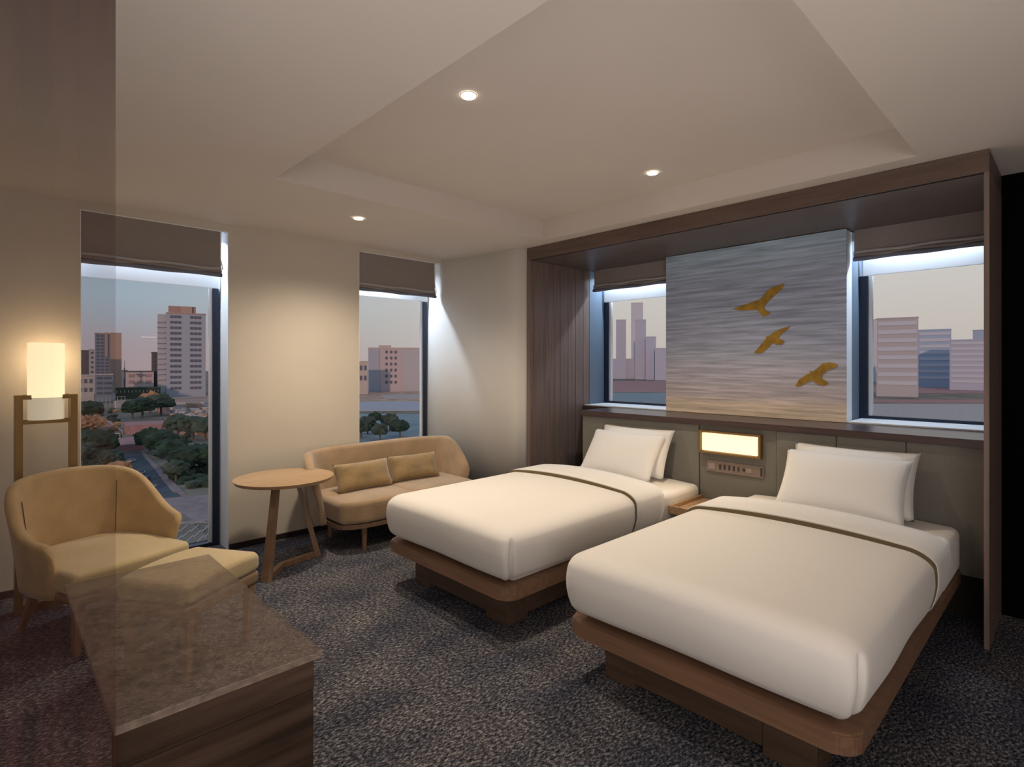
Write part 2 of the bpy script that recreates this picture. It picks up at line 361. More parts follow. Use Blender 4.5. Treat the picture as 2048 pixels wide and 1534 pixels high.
# reveal behind the alcove + window wall
struct('trim_7', boxes((4.572, 4.93, 3.60, 3.635, 1.0, 2.55)), 'bluepanel')
struct('trim_8', boxes((4.62, 4.93, 1.195, 2.62, .99, 2.55)), 'bluepanel')
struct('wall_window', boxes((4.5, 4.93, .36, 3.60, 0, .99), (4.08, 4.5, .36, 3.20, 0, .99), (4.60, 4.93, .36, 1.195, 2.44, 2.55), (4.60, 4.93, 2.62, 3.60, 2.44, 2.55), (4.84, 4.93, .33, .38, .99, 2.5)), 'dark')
struct('window_ledge', prism([(3.97, .362), (4.86, .362), (4.86, 3.598), (4.46, 3.598), (4.46, 3.235), (3.97, 3.235)], .992, 1.036, bev=.004), 'ledge')
bpy.data.objects['window_ledge'].name = 'trim_9'
def window_right(name, y0, y1, left_stile):
    t = empty(name, (4.87, (y0+y1)/2, 1.04)); t['kind'] = 'structure'
    a, b = y0-(y0+y1)/2, y1-(y0+y1)/2
    obj('window_frame', boxes((-.05, .03, b-.055, b-.002, 0, 1.09), (-.03, .03, a, a+.04, 0, 1.09), (-.03, .03, a+.04, b-.055, 0, .03)), 'frame', t)
    obj('window_pane', bx(.008, .014, a+.04, b-.055, .03, 1.39), 'glass', t)
    obj('valance', bx(-.085, -.07, a, b-.03, 1.085, 1.25, bev=.004), 'sheer', t)
    obj('pane_edge', bx(-.03, .0, b-.08, b-.056, .03, 1.09), 'reveal', t)
    obj('sill_strip', bx(-.40, .008, a+.01, b-.01, -.003, .008, bev=.002), 'reveal', t)
window_right('window_3', 2.622, 3.598, True)
window_right('window_4', .382, 1.193, True)
# ================================================================= BLINDS
def blind(label, loc, rz, wdt, drop, group):
    t = empty('roman_blind', loc, rz, label, 'blind', group)       # local: width x, faces -y, hangs down from z=0
    obj('cloth', bx(-wdt/2, wdt/2, -.012, .0, -drop, 0, bev=.003), 'blind', t)
    for k in range(3):                                           # gathered folds at the hem
        z = -drop-.021*k; n = 24; bm = bmesh.new(); R = []
        for i in range(n+1):
            x = -wdt/2 + wdt*i/n; s = .006*math.sin(i*.55+k*1.9)
            prof = [(-.004, .006), (-.020, .002), (-.030+s, -.010), (-.022+s, -.022-.004*k), (.0, -.020-.004*k), (.006, -.004)]
            R.append([bm.verts.new((x, a-.004*k, z+b+s*.4)) for a, b in prof])
        for i in range(n):
            for j in range(6): bm.faces.new((R[i][j], R[i+1][j], R[i+1][(j+1) % 6], R[i][(j+1) % 6]))
        bm.faces.new(R[0]); bm.faces.new(R[-1][::-1])
        obj('fold', bm, ('blindtrim', 'blind', 'blindhem')[k], t, smooth=True)
    bm = cyl(bmesh.new(), (wdt/2-.006, -.016, -.01), (wdt/2-.006, -.016, -drop*.75), .005, n=8)
    cyl(bm, (wdt/2-.006, -.016, -drop*.75), (wdt/2+.006, -.03, -drop-.02), .004, n=8)
    tag(obj('cord', bm, 'cord', t), 'white pull cord')
    return t
G_ = 'raised roman blinds over the windows'
blind('grey brown roman blind over the floor-length window beside the floor lamp', ((.456+1.325)/2, 4.685, 2.498), 0, 1.325-.456, .285, G_)
blind('grey brown roman blind over the window above the sofa', ((2.495+3.365)/2, 4.685, 2.512), 0, 3.365-2.495, .29, G_)
b3 = blind('narrow dark roman blind in the alcove, left of the bird picture', (4.60, (2.63+3.55)/2, 2.438), PI*1.5, 3.55-2.63, .15, G_)
b4 = blind('dark roman blind in the alcove, right of the bird picture', (4.60, (.37+1.17)/2, 2.438), PI*1.5, 1.17-.37, .155, G_)
# ================================================================= ART
t = empty('wall_picture', (4.47, 1.914, 1.038), 0, 'large blue grey streaked sky picture with three golden birds above the headboard', 'picture')
obj('print_panel', bx(0, .008, -.727, .727, 0, 1.398, bev=.002), 'art', t)
obj('panel_box', bx(.008, .148, -.722, .722, 0, 1.395), 'reveal', t)
def bird(pts, name='bird'):
    q = [(y-1.914, z-1.038) for y, z in pts]
    return obj(name, prism(q, -.010, .001, 'x', bev=.0), 'gold', t)
# outlines in the wall plane (y runs to the left as seen, z up)
def wing(pts, ox, oz, s):    # pts in small picture units: right, down
    return [(ox-a*s, oz-b*s) for a, b in pts]
# unit ~ one pixel of the frame at that distance (4.05 mm)
b1 = [(0,0),(14,-4),(30,-8),(40,-11),(52,-14),(60,-22),(68,-31),(80,-36),(97,-40),(93,-31),(82,-22),(72,-13),(62,-3),(60,3),(64,8),(72,12),(68,16),(58,19),(55,14),(50,8),(46,5),(30,5),(12,4)]
b2 = [(0,0),(8,-8),(18,-20),(24,-27),(23,-31),(28,-30),(34,-35),(46,-42),(56,-45),(68,-48),(62,-42),(52,-35),(46,-26),(54,-22),(57,-19),(52,-14),(42,-14),(36,-18),(26,-8),(16,1),(6,2)]
b3_ = [(0,0),(6,-12),(18,-21),(26,-25),(24,-29),(30,-27),(38,-34),(46,-42),(58,-44),(70,-40),(66,-34),(54,-30),(44,-20),(44,-15),(52,-10),(55,-7),(48,-2),(40,-4),(32,-8),(30,-12),(18,-7),(10,-1)]
bird(wing(b1, 2.015, 1.918, .00415)); bird(wing(b2, 1.845, 1.555, .0041)); bird(wing(b3_, 1.53, 1.292, .0041))
# ================================================================= HEADBOARD
t = empty('headboard', (4.0, 1.80, .26), 0, 'long grey green padded headboard behind both beds', 'headboard')
seams = [3.231, 2.076, 1.499, 1.123, .746, .362]
for b, a in zip(seams[:-1], seams[1:]):
    if (b, a) == (2.076, 1.499):
        obj('panel', bx(.012, .07, a-1.80+.002, b-1.80-.002, 0, .730, bev=.004), 'headboard', t, loc=None)
    else:
        obj('panel', bx(0, .07, a-1.80+.0015, b-1.80-.0015, 0, .730, bev=.006), 'headboard', t)
# wall light let into the middle panel
t = empty('headboard_light', (4.0, 1.828, .79), 0, 'glowing box light with brass frame on the headboard between the beds', 'wall light')
y0, y1 = -.235, .232
obj('light_frame', boxes((-.035, .012, y0, y1, -.008, .006), (-.035, .012, y0, y1, .150, .164), (-.035, .012, y0, y0+.014, .006, .150), (-.035, .012, y1-.014, y1, .006, .150), (-.030, -.024, y0+.014, y0+.018, .006, .15)), 'brass', t)
obj('diffuser', bx(-.022, .008, y0+.03, y1-.02, .010, .145, bev=.004), 'diffuser', t)
# switch plate
t = empty('switch_plate', (4.0, 1.800, .655), 0, 'slim taupe switch plate under the headboard light', 'switch')
plate = obj('plate', bx(.0, .014, -.215, .215, -.012, .072, bev=.002), 'plate', t)
for k, (a, wd, hh, mm) in enumerate([(.17, .05, .05, 'switch2'), (.105, .016, .035, 'switch'), (.07, .016, .035, 'switch'), (.035, .014, .035, 'switch'), (.0, .014, .035, 'switch'), (-.035, .012, .03, 'switch'), (-.075, .02, .02, 'switch'), (-.11, .045, .034, 'switch2'), (-.20, .012, .06, 'switch')]):
    obj('button', bx(-.005, .004, a-wd/2, a+wd/2, .03-hh/2, .03+hh/2, bev=.0015), mm, plate)
light('headboard_glow', 'AREA', (3.93, 1.828, .87), 2.2, (1, .72, .42), (0, -PI/2, PI), shape='RECTANGLE', size=.12, size_y=.40)
# ================================================================= BEDS
def crown(x, y, hy, a0, a1, hx):
    f = max(0, min(1, (x+hx)/(2*hx))); c = a0+(a1-a0)*f
    return c*max(0, 1-(y/hy)**2)
def make_bed():
    t = empty('bed', (2.95, 2.64, 0), 0)
    # local x from -1.02 (foot) to +1.04 (head)
    def plat(p): return p
    pts = []
    x0, x1, hy, r = -1.02, 1.04, .585, .07
    for cx, cy, a0 in ((x0+r, -hy+r, PI), (x1-.01, -hy+.01, 1.5*PI), (x1-.01, hy-.01, 0), (x0+r, hy-r, .5*PI)):
        rr = r if cx < 0 else .01
        for i in range(7 if cx < 0 else 2): 
            a = a0+(PI/2)*i/(6 if cx < 0 else 1); pts.append((cx+rr*math.cos(a), cy+rr*math.sin(a)))
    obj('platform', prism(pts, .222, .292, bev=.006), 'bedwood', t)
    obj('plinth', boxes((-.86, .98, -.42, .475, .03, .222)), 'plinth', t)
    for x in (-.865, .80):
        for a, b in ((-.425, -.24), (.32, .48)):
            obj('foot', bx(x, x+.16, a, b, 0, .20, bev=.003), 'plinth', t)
    def dm(p):
        p = p.copy(); p.z += crown(p.x, p.y, .58, .0, .02, 1.0) if p.z > 0 else 0
        if p.x < .45: p.y *= .93
        return p
    obj('mattress', rbox(1.97, 1.165, .24, .04, (30, 10, 3), dm), 'linen', t, smooth=True, loc=(.05, 0, .293+.1175))
    return t
bed1 = make_bed()
tag(bed1, 'left wooden platform bed, the one beside the sofa', 'bed', 'twin platform beds')
def duvet_deform(hx, hy, hz, a0, a1, seed):
    def d(p):
        q = p.copy()
        zf = (p.z+hz)/(2*hz)            # 0 hem .. 1 top
        if p.z > 0: q.z += crown(p.x, p.y, hy, a0, a1, hx)*max(0, min(1, p.z/hz*1.6-.6))
        bul = .030*max(0, math.sin(max(0, min(1, zf))*PI))**.8 + .03*(zf-.5)   # fuller near the top edge, tucked in at the hem
        ny = max(0, (abs(p.y)-hy*.75)/(hy*.25)); q.y += bul*p.y/hy
        nx = max(0, (-p.x-hx*.8)/(hx*.2)); q.x -= bul*max(0, -p.x/hx)
        # pleat in the foot corners
        cx, cy = -hx+.09, (1 if p.y > 0 else -1)*(hy-.09)
        if p.x < cx and abs(p.y) > abs(cy):
            ang = math.degrees(math.atan2(abs(p.y)-abs(cy), cx-p.x))
            g = math.exp(-((ang-60)/6)**2)*.055 - math.exp(-((ang-38)/14)**2)*.016
            dep = max(0, 1-max(0, zf)*1.15)**.6; v = Vector((q.x-cx, q.y-cy, 0))
            if v.length > 0: q -= v.normalized()*g*dep
        # soft drape in the sides
        q.y += .004*math.sin(p.x*9+seed)*ny*(1-zf); q.x += .005*math.sin(p.y*8+seed)*nx*(1-zf)
        return q
    return d
def make_duvet():
    hx, hy, hz = .70, .575, .145
    t = empty('duvet', (2.95, 2.64, .30))
    o = obj('quilt', rbox(2*hx, 2*hy, 2*hz, (.09, .09, .06), (26, 26, 10), duvet_deform(hx, hy, hz, .015, .05, 1.0), k=10), 'linen', t, smooth=True, loc=(-1.02+hx+.01, 0, hz))
    # folded back sheet band lying over the quilt
    def fd(p):
        q = duvet_deform(.575, .585, .150, .05, .055, 1.0)(Vector((.3, p.y, p.z))); q.x = p.x
        if p.z > 0: q.x -= .05*max(0, 1-(p.y/.6)**2)
        else: q.x += .02*(p.z/.15)
        return q
    fs = obj('folded_sheet', rbox(.34, 1.172, .300, (.006, .09, .06), (6, 26, 8), fd, k=8), 'linen', t, smooth=True, loc=(.12+.17, 0, .156))
    M['piping'] = M.get('piping') or mat('olive brown piping', (.13, .095, .045), .8)  # dark colour stands in for the shadow line below the fold
    tag(obj('piping', rbox(.012, 1.166, .292, (.003, .088, .058), (1, 26, 8), lambda p: fd(p), k=8), 'piping', fs, smooth=True, loc=(-.174, 0, 0)), 'dark olive piping under the sheet fold')
    return t
dv1 = make_duvet(); tag(dv1, 'white quilt with folded sheet on the bed beside the sofa', 'duvet', 'white quilts on the twin beds')
bed2 = copy_tree(bed1); bed2.location.y = 1.07
tag(bed2, 'right wooden platform bed, nearest the dark wardrobe', 'bed', 'twin platform beds')
dv2 = copy_tree(dv1); dv2.location.y = 1.07
tag(dv2, 'white quilt with folded sheet on the front bed nearest the wardrobe', 'duvet', 'white quilts on the twin beds')
def pillow(label, x, y, seed, wd=.69, ht=.41, tilt=36, rz=0, th=.19):
    o = obj('pillow', pillow_bm(wd, ht, th, 26, seed, .05, p=2.3), 'linen2', None, smooth=True)
    o.rotation_euler = (math.radians(-tilt), 0, -PI/2+rz); o.location = (x, y, .565); 
    return tag(o, label, 'pillow', 'white pillows on the beds')
pillow('front white pillow on the bed beside the sofa', 3.63, 2.63, 1)
pillow('rear white pillow against the headboard on the bed beside the sofa', 3.775, 2.60, 2, tilt=26)
pillow('front white pillow on the bed nearest the wardrobe', 3.63, 1.03, 3)
pillow('rear white pillow against the headboard on the bed nearest the wardrobe', 3.775, 1.01, 4, tilt=26)
# floating bedside tray
t = empty('bedside_tray', (3.74, 1.86, .40), 0, 'pale oak floating bedside tray between the two beds', 'shelf')
obj('tray_base', bx(-.24, .255, -.195, .19, 0, .028, bev=.003), 'oak', t)
obj('tray_rim', boxes((-.24, -.225, -.195, .19, .028, .055), (-.225, .255, .175, .19, .028, .055), (-.225, .255, -.195, -.18, .028, .055)), 'oak', t)
# ================================================================= DOWNLIGHTS
for (x, y, z), lab in zip(DOWN, ('round ceiling downlight nearest the camera in the tray ceiling', 'round ceiling downlight above the gap between the beds', 'round ceiling downlight near the windows, outside the tray')):
    t = empty('ceiling_downlight', (x, y, z), 0, lab, 'ceiling light', 'round ceiling downlights')
    bm = bmesh.new(); n = 28
    for i in range(n):
        a, b = 2*PI*i/n, 2*PI*(i+1)/n
        P = lambda an, r, zz: (r*math.cos(an), r*math.sin(an), zz)
        vs4 = [bm.verts.new(P(*q)) for q in ((a, .036, -.004), (b, .036, -.004), (b, .041, -.001), (a, .041, -.001))]; bm.faces.new(vs4)
    bmesh.ops.remove_doubles(bm, verts=bm.verts, dist=1e-5)
    obj('trim_ring', bm, 'white', t)
    obj('lens', cyl(bmesh.new(), (0,0,-.008), (0,0,-.001), .034, n=28), 'bulb', t)
# ================================================================= FLOOR LAMP
t = empty('floor_lamp', (.262, 4.33, 0), math.radians(2), 'brass framed floor lamp with glowing white drum shade beside the tall window', 'lamp')
obj('frame_side', bx(-.147, -.112, -.05, .05, 0, 1.275, bev=.002), 'brass', t)
obj('frame_side', bx(.105, .140, -.05, .05, 0, 1.275, bev=.002), 'brass', t)
obj('frame_top', boxes((-.112, .105, -.05, -.035, 1.25, 1.275), (-.112, .105, .035, .05, 1.25, 1.275)), 'brass', t)
obj('shade_rail', boxes((-.112, .105, -.05, -.035, 1.105, 1.125), (-.112, .105, .035, .05, 1.105, 1.125)), 'brass', t)
obj('base_rail', boxes((-.112, .105, -.05, .05, .0, .05)), 'brass', t)
n = 32
obj('shade', cyl(bmesh.new(), (-.004, 0, 1.26), (-.004, 0, 1.585), .087, n=n), 'shade', t, smooth=False)
obj('shade_skirt', cyl(bmesh.new(), (-.004, 0, 1.127), (-.004, 0, 1.26), .086, n=n), 'shade_low', t)
light('lamp_bulb', 'POINT', (.29, 4.50, 1.50), 2.6, (1, .72, .42), shadow_soft_size=.05)
# ================================================================= SIDE TABLE
t = empty('side_table', (1.60, 4.12, 0), 0, 'round pale oak side table on splayed legs between window and sofa', 'table')
bm = bmesh.new(); cyl(bm, (0,0,.598), (0,0,.622), .335, .348, n=64)
obj('tabletop', bm, 'oak', t)
lg = bmesh.new(); taper(lg, (-.245, -.32, .0), (.020, .030), (-.11, -.13, .598), (.016, .024), math.radians(30)); obj('leg', lg, 'legwood', t)
lg = bmesh.new(); taper(lg, (.232, -.06, .0), (.020, .030), (.10, .03, .598), (.016, .024), math.radians(-20)); obj('leg', lg, 'legwood', t)
def bar(p, q, wd, z0, z1):
    p = Vector((*p, 0)); q = Vector((*q, 0)); d = (q-p).normalized(); nrm = Vector((-d.y, d.x, 0))*wd
    return [(a.x, a.y) for a in (p+nrm, p-nrm, q-nrm, q+nrm)]
bm = prism(bar((-.245, -.32), (-.06, -.12), .02, 0, 0), 0, .035); obj('base_bar', bm, 'legwood', t)
bm = prism(bar((-.075, -.13), (.232, -.06), .02, 0, 0), 0, .034); obj('base_bar', bm, 'legwood', t)
# ================================================================= shell seating
def shell(bm, hw, hd, zb, ztop, th, a0=-115, a1=115, n=48, flare=.05, front=0, sq=2.6):
    """wrap-round back: angle 0 = rear (+y), +-90 = sides"""
    rings = []
    for i in range(n+1):
        ang = math.radians(a0+(a1-a0)*i/n); u = i/n*2-1
        c, s = math.cos(ang), math.sin(ang)
        k = 1/((abs(s)**sq+abs(c)**sq)**(1/sq))
        X, Y = s*k*hw, c*k*hd
        nx, ny = s/hw, c/hd; l = math.hypot(nx, ny); nx /= l; ny /= l
        zt = ztop(u); e = min(1, (1-abs(u))/.05); sh = math.sqrt(max(0, 1-(1-e)**2))
        zt2 = zb+(zt-zb)*(.80+.20*sh); tt = th*(.35+.65*sh)
        prof = []
        m = 8
        for j in range(m+1):             # outer side going up
            f = j/m; z = zb+(zt2-zb-tt/2)*f; off = flare*f**1.2
            prof.append((tt/2+off, z))
        for j in range(1, 6):
            a = PI*j/6; prof.append((flare+tt/2*math.cos(a), zt2-tt/2+tt/2*math.sin(a)))
        for j in range(m+1):
            f = 1-j/m; z = zb+(zt2-zb-tt/2)*f; off = flare*f**1.2
            prof.append((-tt/2+off, z))
        rings.append([bm.verts.new((X+nx*o, Y+ny*o, z)) for o, z in prof])
    for i in range(n):
        for j in range(len(rings[0])):
            k = (j+1) % len(rings[0]); bm.faces.new((rings[i][j], rings[i+1][j], rings[i+1][k], rings[i][k]))
    bm.faces.new(rings[0][::-1]); bm.faces.new(rings[-1]); return bm
# armchair
t = empty('armchair', (.46, 3.84, 0), math.radians(21), 'ochre wrap-round armchair in front of the tall window', 'armchair')
def ztop(u):
    a = abs(u); return .845-.27*(1/(1+math.exp(-(a-.60)*11)))-.02*a
obj('back_shell', shell(bmesh.new(), .300, .30, .27, ztop, .055, -122, 122, 64, .055), 'mustard', t, smooth=True)
def seat_def(hx, hy, cut=.25):
    def d(p):
        q = p.copy(); f = max(0, p.y/hy); q.x *= 1-cut*f*f
        q.y -= .05*(1-(p.x/hx)**2) if p.y < 0 else 0
        if p.z > 0: q.z += .012*(1-(p.x/hx)**2)
        return q
    return d
obj('seat', rbox(.60, .62, .115, .03, (10, 10, 3), seat_def(.30, .31)), 'seatcloth', t, smooth=True, loc=(0, -.035, .365))
obj('seat_frame', rbox(.59, .62, .05, .02, (8, 8, 2), seat_def(.30, .31)), 'legwood', t, smooth=True, loc=(0, -.035, .285))
for x, y, sx, sy in ((-.24, -.27, -.02, -.02), (.24, -.27, .02, -.02), (-.19, .20, -.06, .07), (.19, .20, .06, .07)):
    lg = bmesh.new(); taper(lg, (x+sx, y+sy, 0), (.013, .013), (x, y, .27), (.024, .024)); obj('leg', lg, 'legwood', t)
def seam(deg, z0, z1, name='seam'):
    ang = math.radians(deg); c, sn = math.cos(ang), math.sin(ang); k = 1/((abs(sn)**2.6+abs(c)**2.6)**(1/2.6)); X, Y = sn*k*.300, c*k*.30
    nx, ny = sn/.300, c/.30; l = math.hypot(nx, ny); nx /= l; ny /= l; bm = bmesh.new(); pr = None
    for i in range(9):
        z = z0+(z1-z0)*i/8; f = (z-.27)/(.845-.27-.03); off = .055*f**1.2-.0275+.0005; q = (X+nx*off, Y+ny*off, z)
        if pr: cyl(bm, pr, q, .0022, n=6)
        pr = q
    tag(obj(name, bm, 'piping_dark', t), 'dark vertical seam')
M['piping_dark'] = mat('dark brown thread', (.16, .10, .05), .9)
seam(42, .43, .74); seam(-52, .43, .72)
# ottoman
t = empty('ottoman', (.745, 3.10, 0), math.radians(33), 'straw coloured footstool on four wooden legs in front of the armchair', 'footstool')
obj('cushion_top', rbox(.50, .41, .10, (.035, .035, .035), (8, 8, 2), lambda p: Vector((p.x, p.y, p.z+(.018*(1-(p.x/.25)**2) if p.z > 0 else 0)))), 'seatcloth', t, smooth=True, loc=(0, 0, .402))
obj('apron', rbox(.49, .40, .065, .02, (6, 6, 2)), 'legwood2', t, smooth=True, loc=(0, 0, .322))
for x in (-1, 1):
    for y in (-1, 1):
        lg = bmesh.new(); taper(lg, (x*.195, y*.155, 0), (.013, .013), (x*.205, y*.165, .285), (.022, .022)); obj('leg', lg, 'legwood2', t)
obj('stretcher', bx(-.185, .185, .145, .165, .10, .135, bev=.002), 'legwood2', t)
# sofa
t = empty('loveseat', (2.60, 4.20, 0), 0, 'tan suede two-seat sofa with curved back under the corner window', 'sofa')
def zs(u):
    a = abs(u); b = .745+.012*u
    if a > .62: b -= .30*((a-.62)/.38)**1.5
    return b
obj('back_shell', shell(bmesh.new(), .69, .335, .20, zs, .07, -104, 104, 80, .05, sq=3.2), 'sofa', t, smooth=True)
def sdef(side):
    def d(p):
        q = p.copy()
        f = max(0, (side*p.x-.10)/.215) if side else 0
        if p.y < 0: q.y += .09*f*f*(-p.y/.34)
        if p.z > 0: q.z += .010*(1-(p.x/.32)**2)
        return q
    return d
for s in (-1, 1):
    obj('seat_cushion', rbox(.655, .66, .17, (.035, .035, .04), (10, 10, 3), sdef(s)), 'sofa', t, smooth=True, loc=(s*.330, -.045, .315))
pts = []
for i in range(25):
    a = -PI+PI*i/24; c, s = math.cos(a), math.sin(a); k = 1/((abs(s)**5+abs(c)**5)**.2); pts.append((c*k*.665, -.03+s*k*.33))
pts += [(.665, .26), (-.665, .26)]
obj('base_rail', prism(pts, .19, .225), 'legwood', t)
for x, y in ((-.45, -.27), (.45, -.27), (-.50, .22), (.50, .22)):
    lg = bmesh.new(); cyl(lg, (x, y, 0), (x, y, .19), .016, .026, n=14); obj('leg', lg, 'legwood', t)
def cushion(label, x, y, z, rz, tilt, seed, wd=.53, ht=.25):
    o = obj('throw_cushion', pillow_bm(wd, ht, .13, 20, seed, .05, p=5), 'cushion', None, smooth=True)
    o.rotation_euler = (math.radians(-tilt), 0, rz); o.location = (x, y, z); return tag(o, label, 'cushion', 'velvet cushions on the sofa')
cushion('left olive tan velvet cushion on the sofa, nearer the side table', 2.32, 4.20, .40, math.radians(3), 24, 5)
cushion('right olive tan velvet cushion on the sofa, nearer the beds', 2.85, 4.24, .40, math.radians(-5), 26, 6, .49, .25)
# ================================================================= SEE-THROUGH CABINET + PANEL in the left foreground
t = empty('media_cabinet', (.415, 1.39, 0), 0, 'see-through low wooden cabinet with mottled top in the left foreground', 'cabinet')
gt = ghost('ghost mottled top', (.20, .145, .115), 'x', .55, .55, am=.15)
M['gtop'] = mat('see-through mottled top', (.24, .18, .145), .9, spec=.1, noise=(45, .4, U), alpha=.42)
M['gfront'] = wood('see-through brown drawer front', (.042, .026, .018), 'x', .45, .9, alpha=.94, scale=2.2, spec=.05)
M['gpanel'] = ghost('see-through grooved panel', (.048, .020, .017), 'z', [(0, .95), (.14, .84), (.26, .38), (.34, .14), (.55, .08), (.75, .22), (.88, .55), (1, .72)], 0, 0, 2.55, .6)
obj('top', bx(-.225, .222, 0, 1.02, .682, .70), 'gtop', t)
obj('front', bx(-.225, .205, .012, .030, .0, .60, bev=.002), 'gfront', t)
obj('drawer_front', bx(-.225, .205, .008, .030, .603, .681, bev=.002), 'gfront', t)
t = empty('room_divider', (-.17, 1.37, 0), 0, 'see-through dark grooved wooden panel at the left edge, floor to ceiling', 'panel')
xs = [-.50, -.30, -.10, .0, .06, .12, .17, .22, .26, .30, .36]
for a, b in zip(xs[:-1], xs[1:]):
    obj('board', bx(a, b, .0, random.choice((.004, .007)), 0, 2.55), 'gpanel', t)
# ================================================================= THE CITY
GZ = -35.0
ca, sa = math.cos(YAW), math.sin(YAW)
def spot(u, dist):      # ground position seen in direction u (frame units) at forward distance dist
    s = (u-1024)/FPX; return Vector(((ca+sa*s)*dist, (sa-ca*s)*dist))
def dist_of(v): return (EYE-GZ)*FPX/(v-HORIZON)
def gp(u, v):
    return spot(u, dist_of(v))
def cm(name, col, n=None, **k): M[name] = mat(name, col, .85, noise=n, **k)
cm('ground', (.17, .15, .12), (.035, .45, U)); cm('asphalt', (.055, .075, .10), (.2, .15, U)); cm('pinkroad', (.36, .19, .19), (.3, .15, U))
cm('paving', (.26, .21, .22), (.3, .2, U)); cm('palepave', (.42, .37, .36), (.4, .15, U)); cm('water', (.20, .27, .31), (.05, .1, U))
cm('conc', (.38, .39, .46)); cm('conc2', (.46, .43, .46)); cm('pinkwall', (.52, .42, .43)); cm('warmwall', (.45, .30, .24)); cm('bluewall', (.21, .25, .32)); cm('darkwall', (.13, .11, .11))
cm('cwin', (.12, .125, .17)); cm('palewall', (.50, .43, .40)); cm('leaf', (.015, .04, .022), (.9, .6, U)); cm('leaf2', (.045, .065, .045), (.9, .6, U)); cm('orangeleaf', (.38, .20, .10), (.5, .4, U))
cm('roofpink', (.40, .25, .22)); cm('haze1', (.44, .46, .58)); cm('haze2', (.54, .56, .64)); cm('haze3', (.36, .45, .60)); cm('sand', (.44, .30, .22), (.1, .3, U))  # haze tones: distance haze put into the facade colours
struct('ground', bx(-1500, 3500, -600, 4000, GZ-2, GZ), 'ground'); bpy.data.objects['ground'].name = 'floor_city'
def patch(name, px, m, z=.1, label=None, cat='road'):
    P = [gp(u, v) for u, v in px]; P = [(p.x, p.y) for p in P]
    o = obj(name, prism(P, GZ, GZ+z), m); return tag(o, label, cat)
patch('road', [(236, 906), (276, 903), (352, 985), (404, 1030), (300, 1040), (283, 991)], 'asphalt', .10, 'dark grey street running away through the gardens below the tall window')
patch('pavement', [(280, 903), (287, 903), (372, 990), (345, 985)], 'paving', .2, 'mauve pavement along the right side of the dark street', 'pavement')
patch('crossing', [(245, 1030), (272, 1003), (345, 996), (425, 990), (425, 1040), (330, 1055)], 'paving', .15, 'greyish street crossing in front of the dark street', 'pavement')
patch('forecourt', [(330, 1060), (366, 1030), (425, 1085), (425, 1180), (300, 1180)], 'ground', .3, 'grey striped forecourt at the foot of the tall window view', 'pavement')
for k in range(16):
    p = gp(340+k*5.5, 1048+(k % 4)*11); o = obj('road_stripe', bx(-2.6, 2.6, -.14, .14, 0, .05), 'palepave', loc=(p.x, p.y, GZ+.31), rot=(0, 0, 1.05 if k % 4 else -.4))
    tag(o, 'pale painted stripe on the forecourt below the tall window', 'marking', 'forecourt stripes')
patch('terrace', [(205, 890), (285, 886), (287, 900), (228, 906)], 'pinkroad', 3.0, 'flat red terrace across the head of the dark street', 'terrace')
patch('terrace', [(248, 862), (330, 858), (332, 866), (252, 870)], 'pinkroad', 5.0, 'narrow red terrace behind the upper railings', 'terrace')
patch('path', [(200, 836), (222, 836), (234, 854), (208, 856)], 'pinkroad', .5, 'red brick path between two pale kerbs', 'path')
patch('canal_basin', [(287, 868), (345, 862), (348, 884), (290, 886)], 'water', .2, 'blue grey pond behind the round dark tree', 'pond')
# railings
def railing(pa, pb, h, n, label):
    a, b = gp(*pa), gp(*pb); t = empty('railing', (a.x, a.y, GZ), math.atan2(b.y-a.y, b.x-a.x), label, 'railing'); Ld = (b-a).length
    obj('rail', bx(0, Ld, -.15, .15, h-.3, h), 'palewall', t)
    for i in range(n): obj('post', bx(Ld*i/(n-1)-.15, Ld*i/(n-1)+.15, -.15, .15, 0, h-.3), 'palewall', t)
railing((165, 879), (240, 876), 2.5, 5, 'pale railing above the left-hand trees'); railing((244, 856), (290, 853), 3, 6, 'pale railing over the narrow red terrace')
railing((205, 838), (245, 868), 1.5, 7, 'sloping pale railing beside the red brick path'); railing((162, 820), (250, 812), 9, 12, 'tall pale colonnade in front of the low blocks')
# buildings
def building(name, u0, u1, vtop, dist, depth, wall, label, rows=0, cols=(), winm='cwin', roof=None, side=None, vbase=None, skew=0):
    """front face square to the line of sight of its own middle"""
    um = (u0+u1)/2; p = spot(um, dist); s = (um-1024)/FPX
    k = math.sqrt(1+s*s); wdt = (u1-u0)/FPX*dist/k*.999; h = EYE-GZ+(HORIZON-vtop)/FPX*dist
    az = math.atan2(p.y, p.x)
    t = empty(name, (p.x, p.y, GZ), az-PI/2+skew, label, 'building')
    obj('wall', bx(-wdt/2, wdt/2, 0, depth, 0, h), wall, t)
    obj('roof', bx(-wdt/2-.4, wdt/2+.4, -.4, depth+.4, h, h+1.2), roof or wall, t)
    if rows:
        for r in range(rows):
            for (c0, c1) in cols:
                z1 = h*(1-(r+.35)/(rows+1.2)); z0 = z1-h/(rows+1.2)*.45
                obj('window', bx(-wdt/2+wdt*c0, -wdt/2+wdt*c1, -.5, .3, z0, z1), winm, t)
    return t, wdt, h
t, wd, h = building('tower_block', 333, 412, 628, 640, 32, 'conc', 'tall grey office tower seen through the tall window', 14, ((.10, .17), (.19, .27), (.29, .37), (.60, .68), (.70, .78), (.80, .88)), roof='warmwall')
obj('penthouse', bx(-wd/2+2, wd/2-10, 3, 24, h+1.2, h+9), 'roofpink', t); obj('penthouse', bx(-wd/2+14, wd/2-14, 1, 10, h+1.2, h+8.8), 'warmwall', t)
obj('side_wing', bx(-wd/2-8.5, -wd/2, 3, 26, 0, h-1), 'conc2', t)  # sunlit side of the tower, the light put into a paler colour
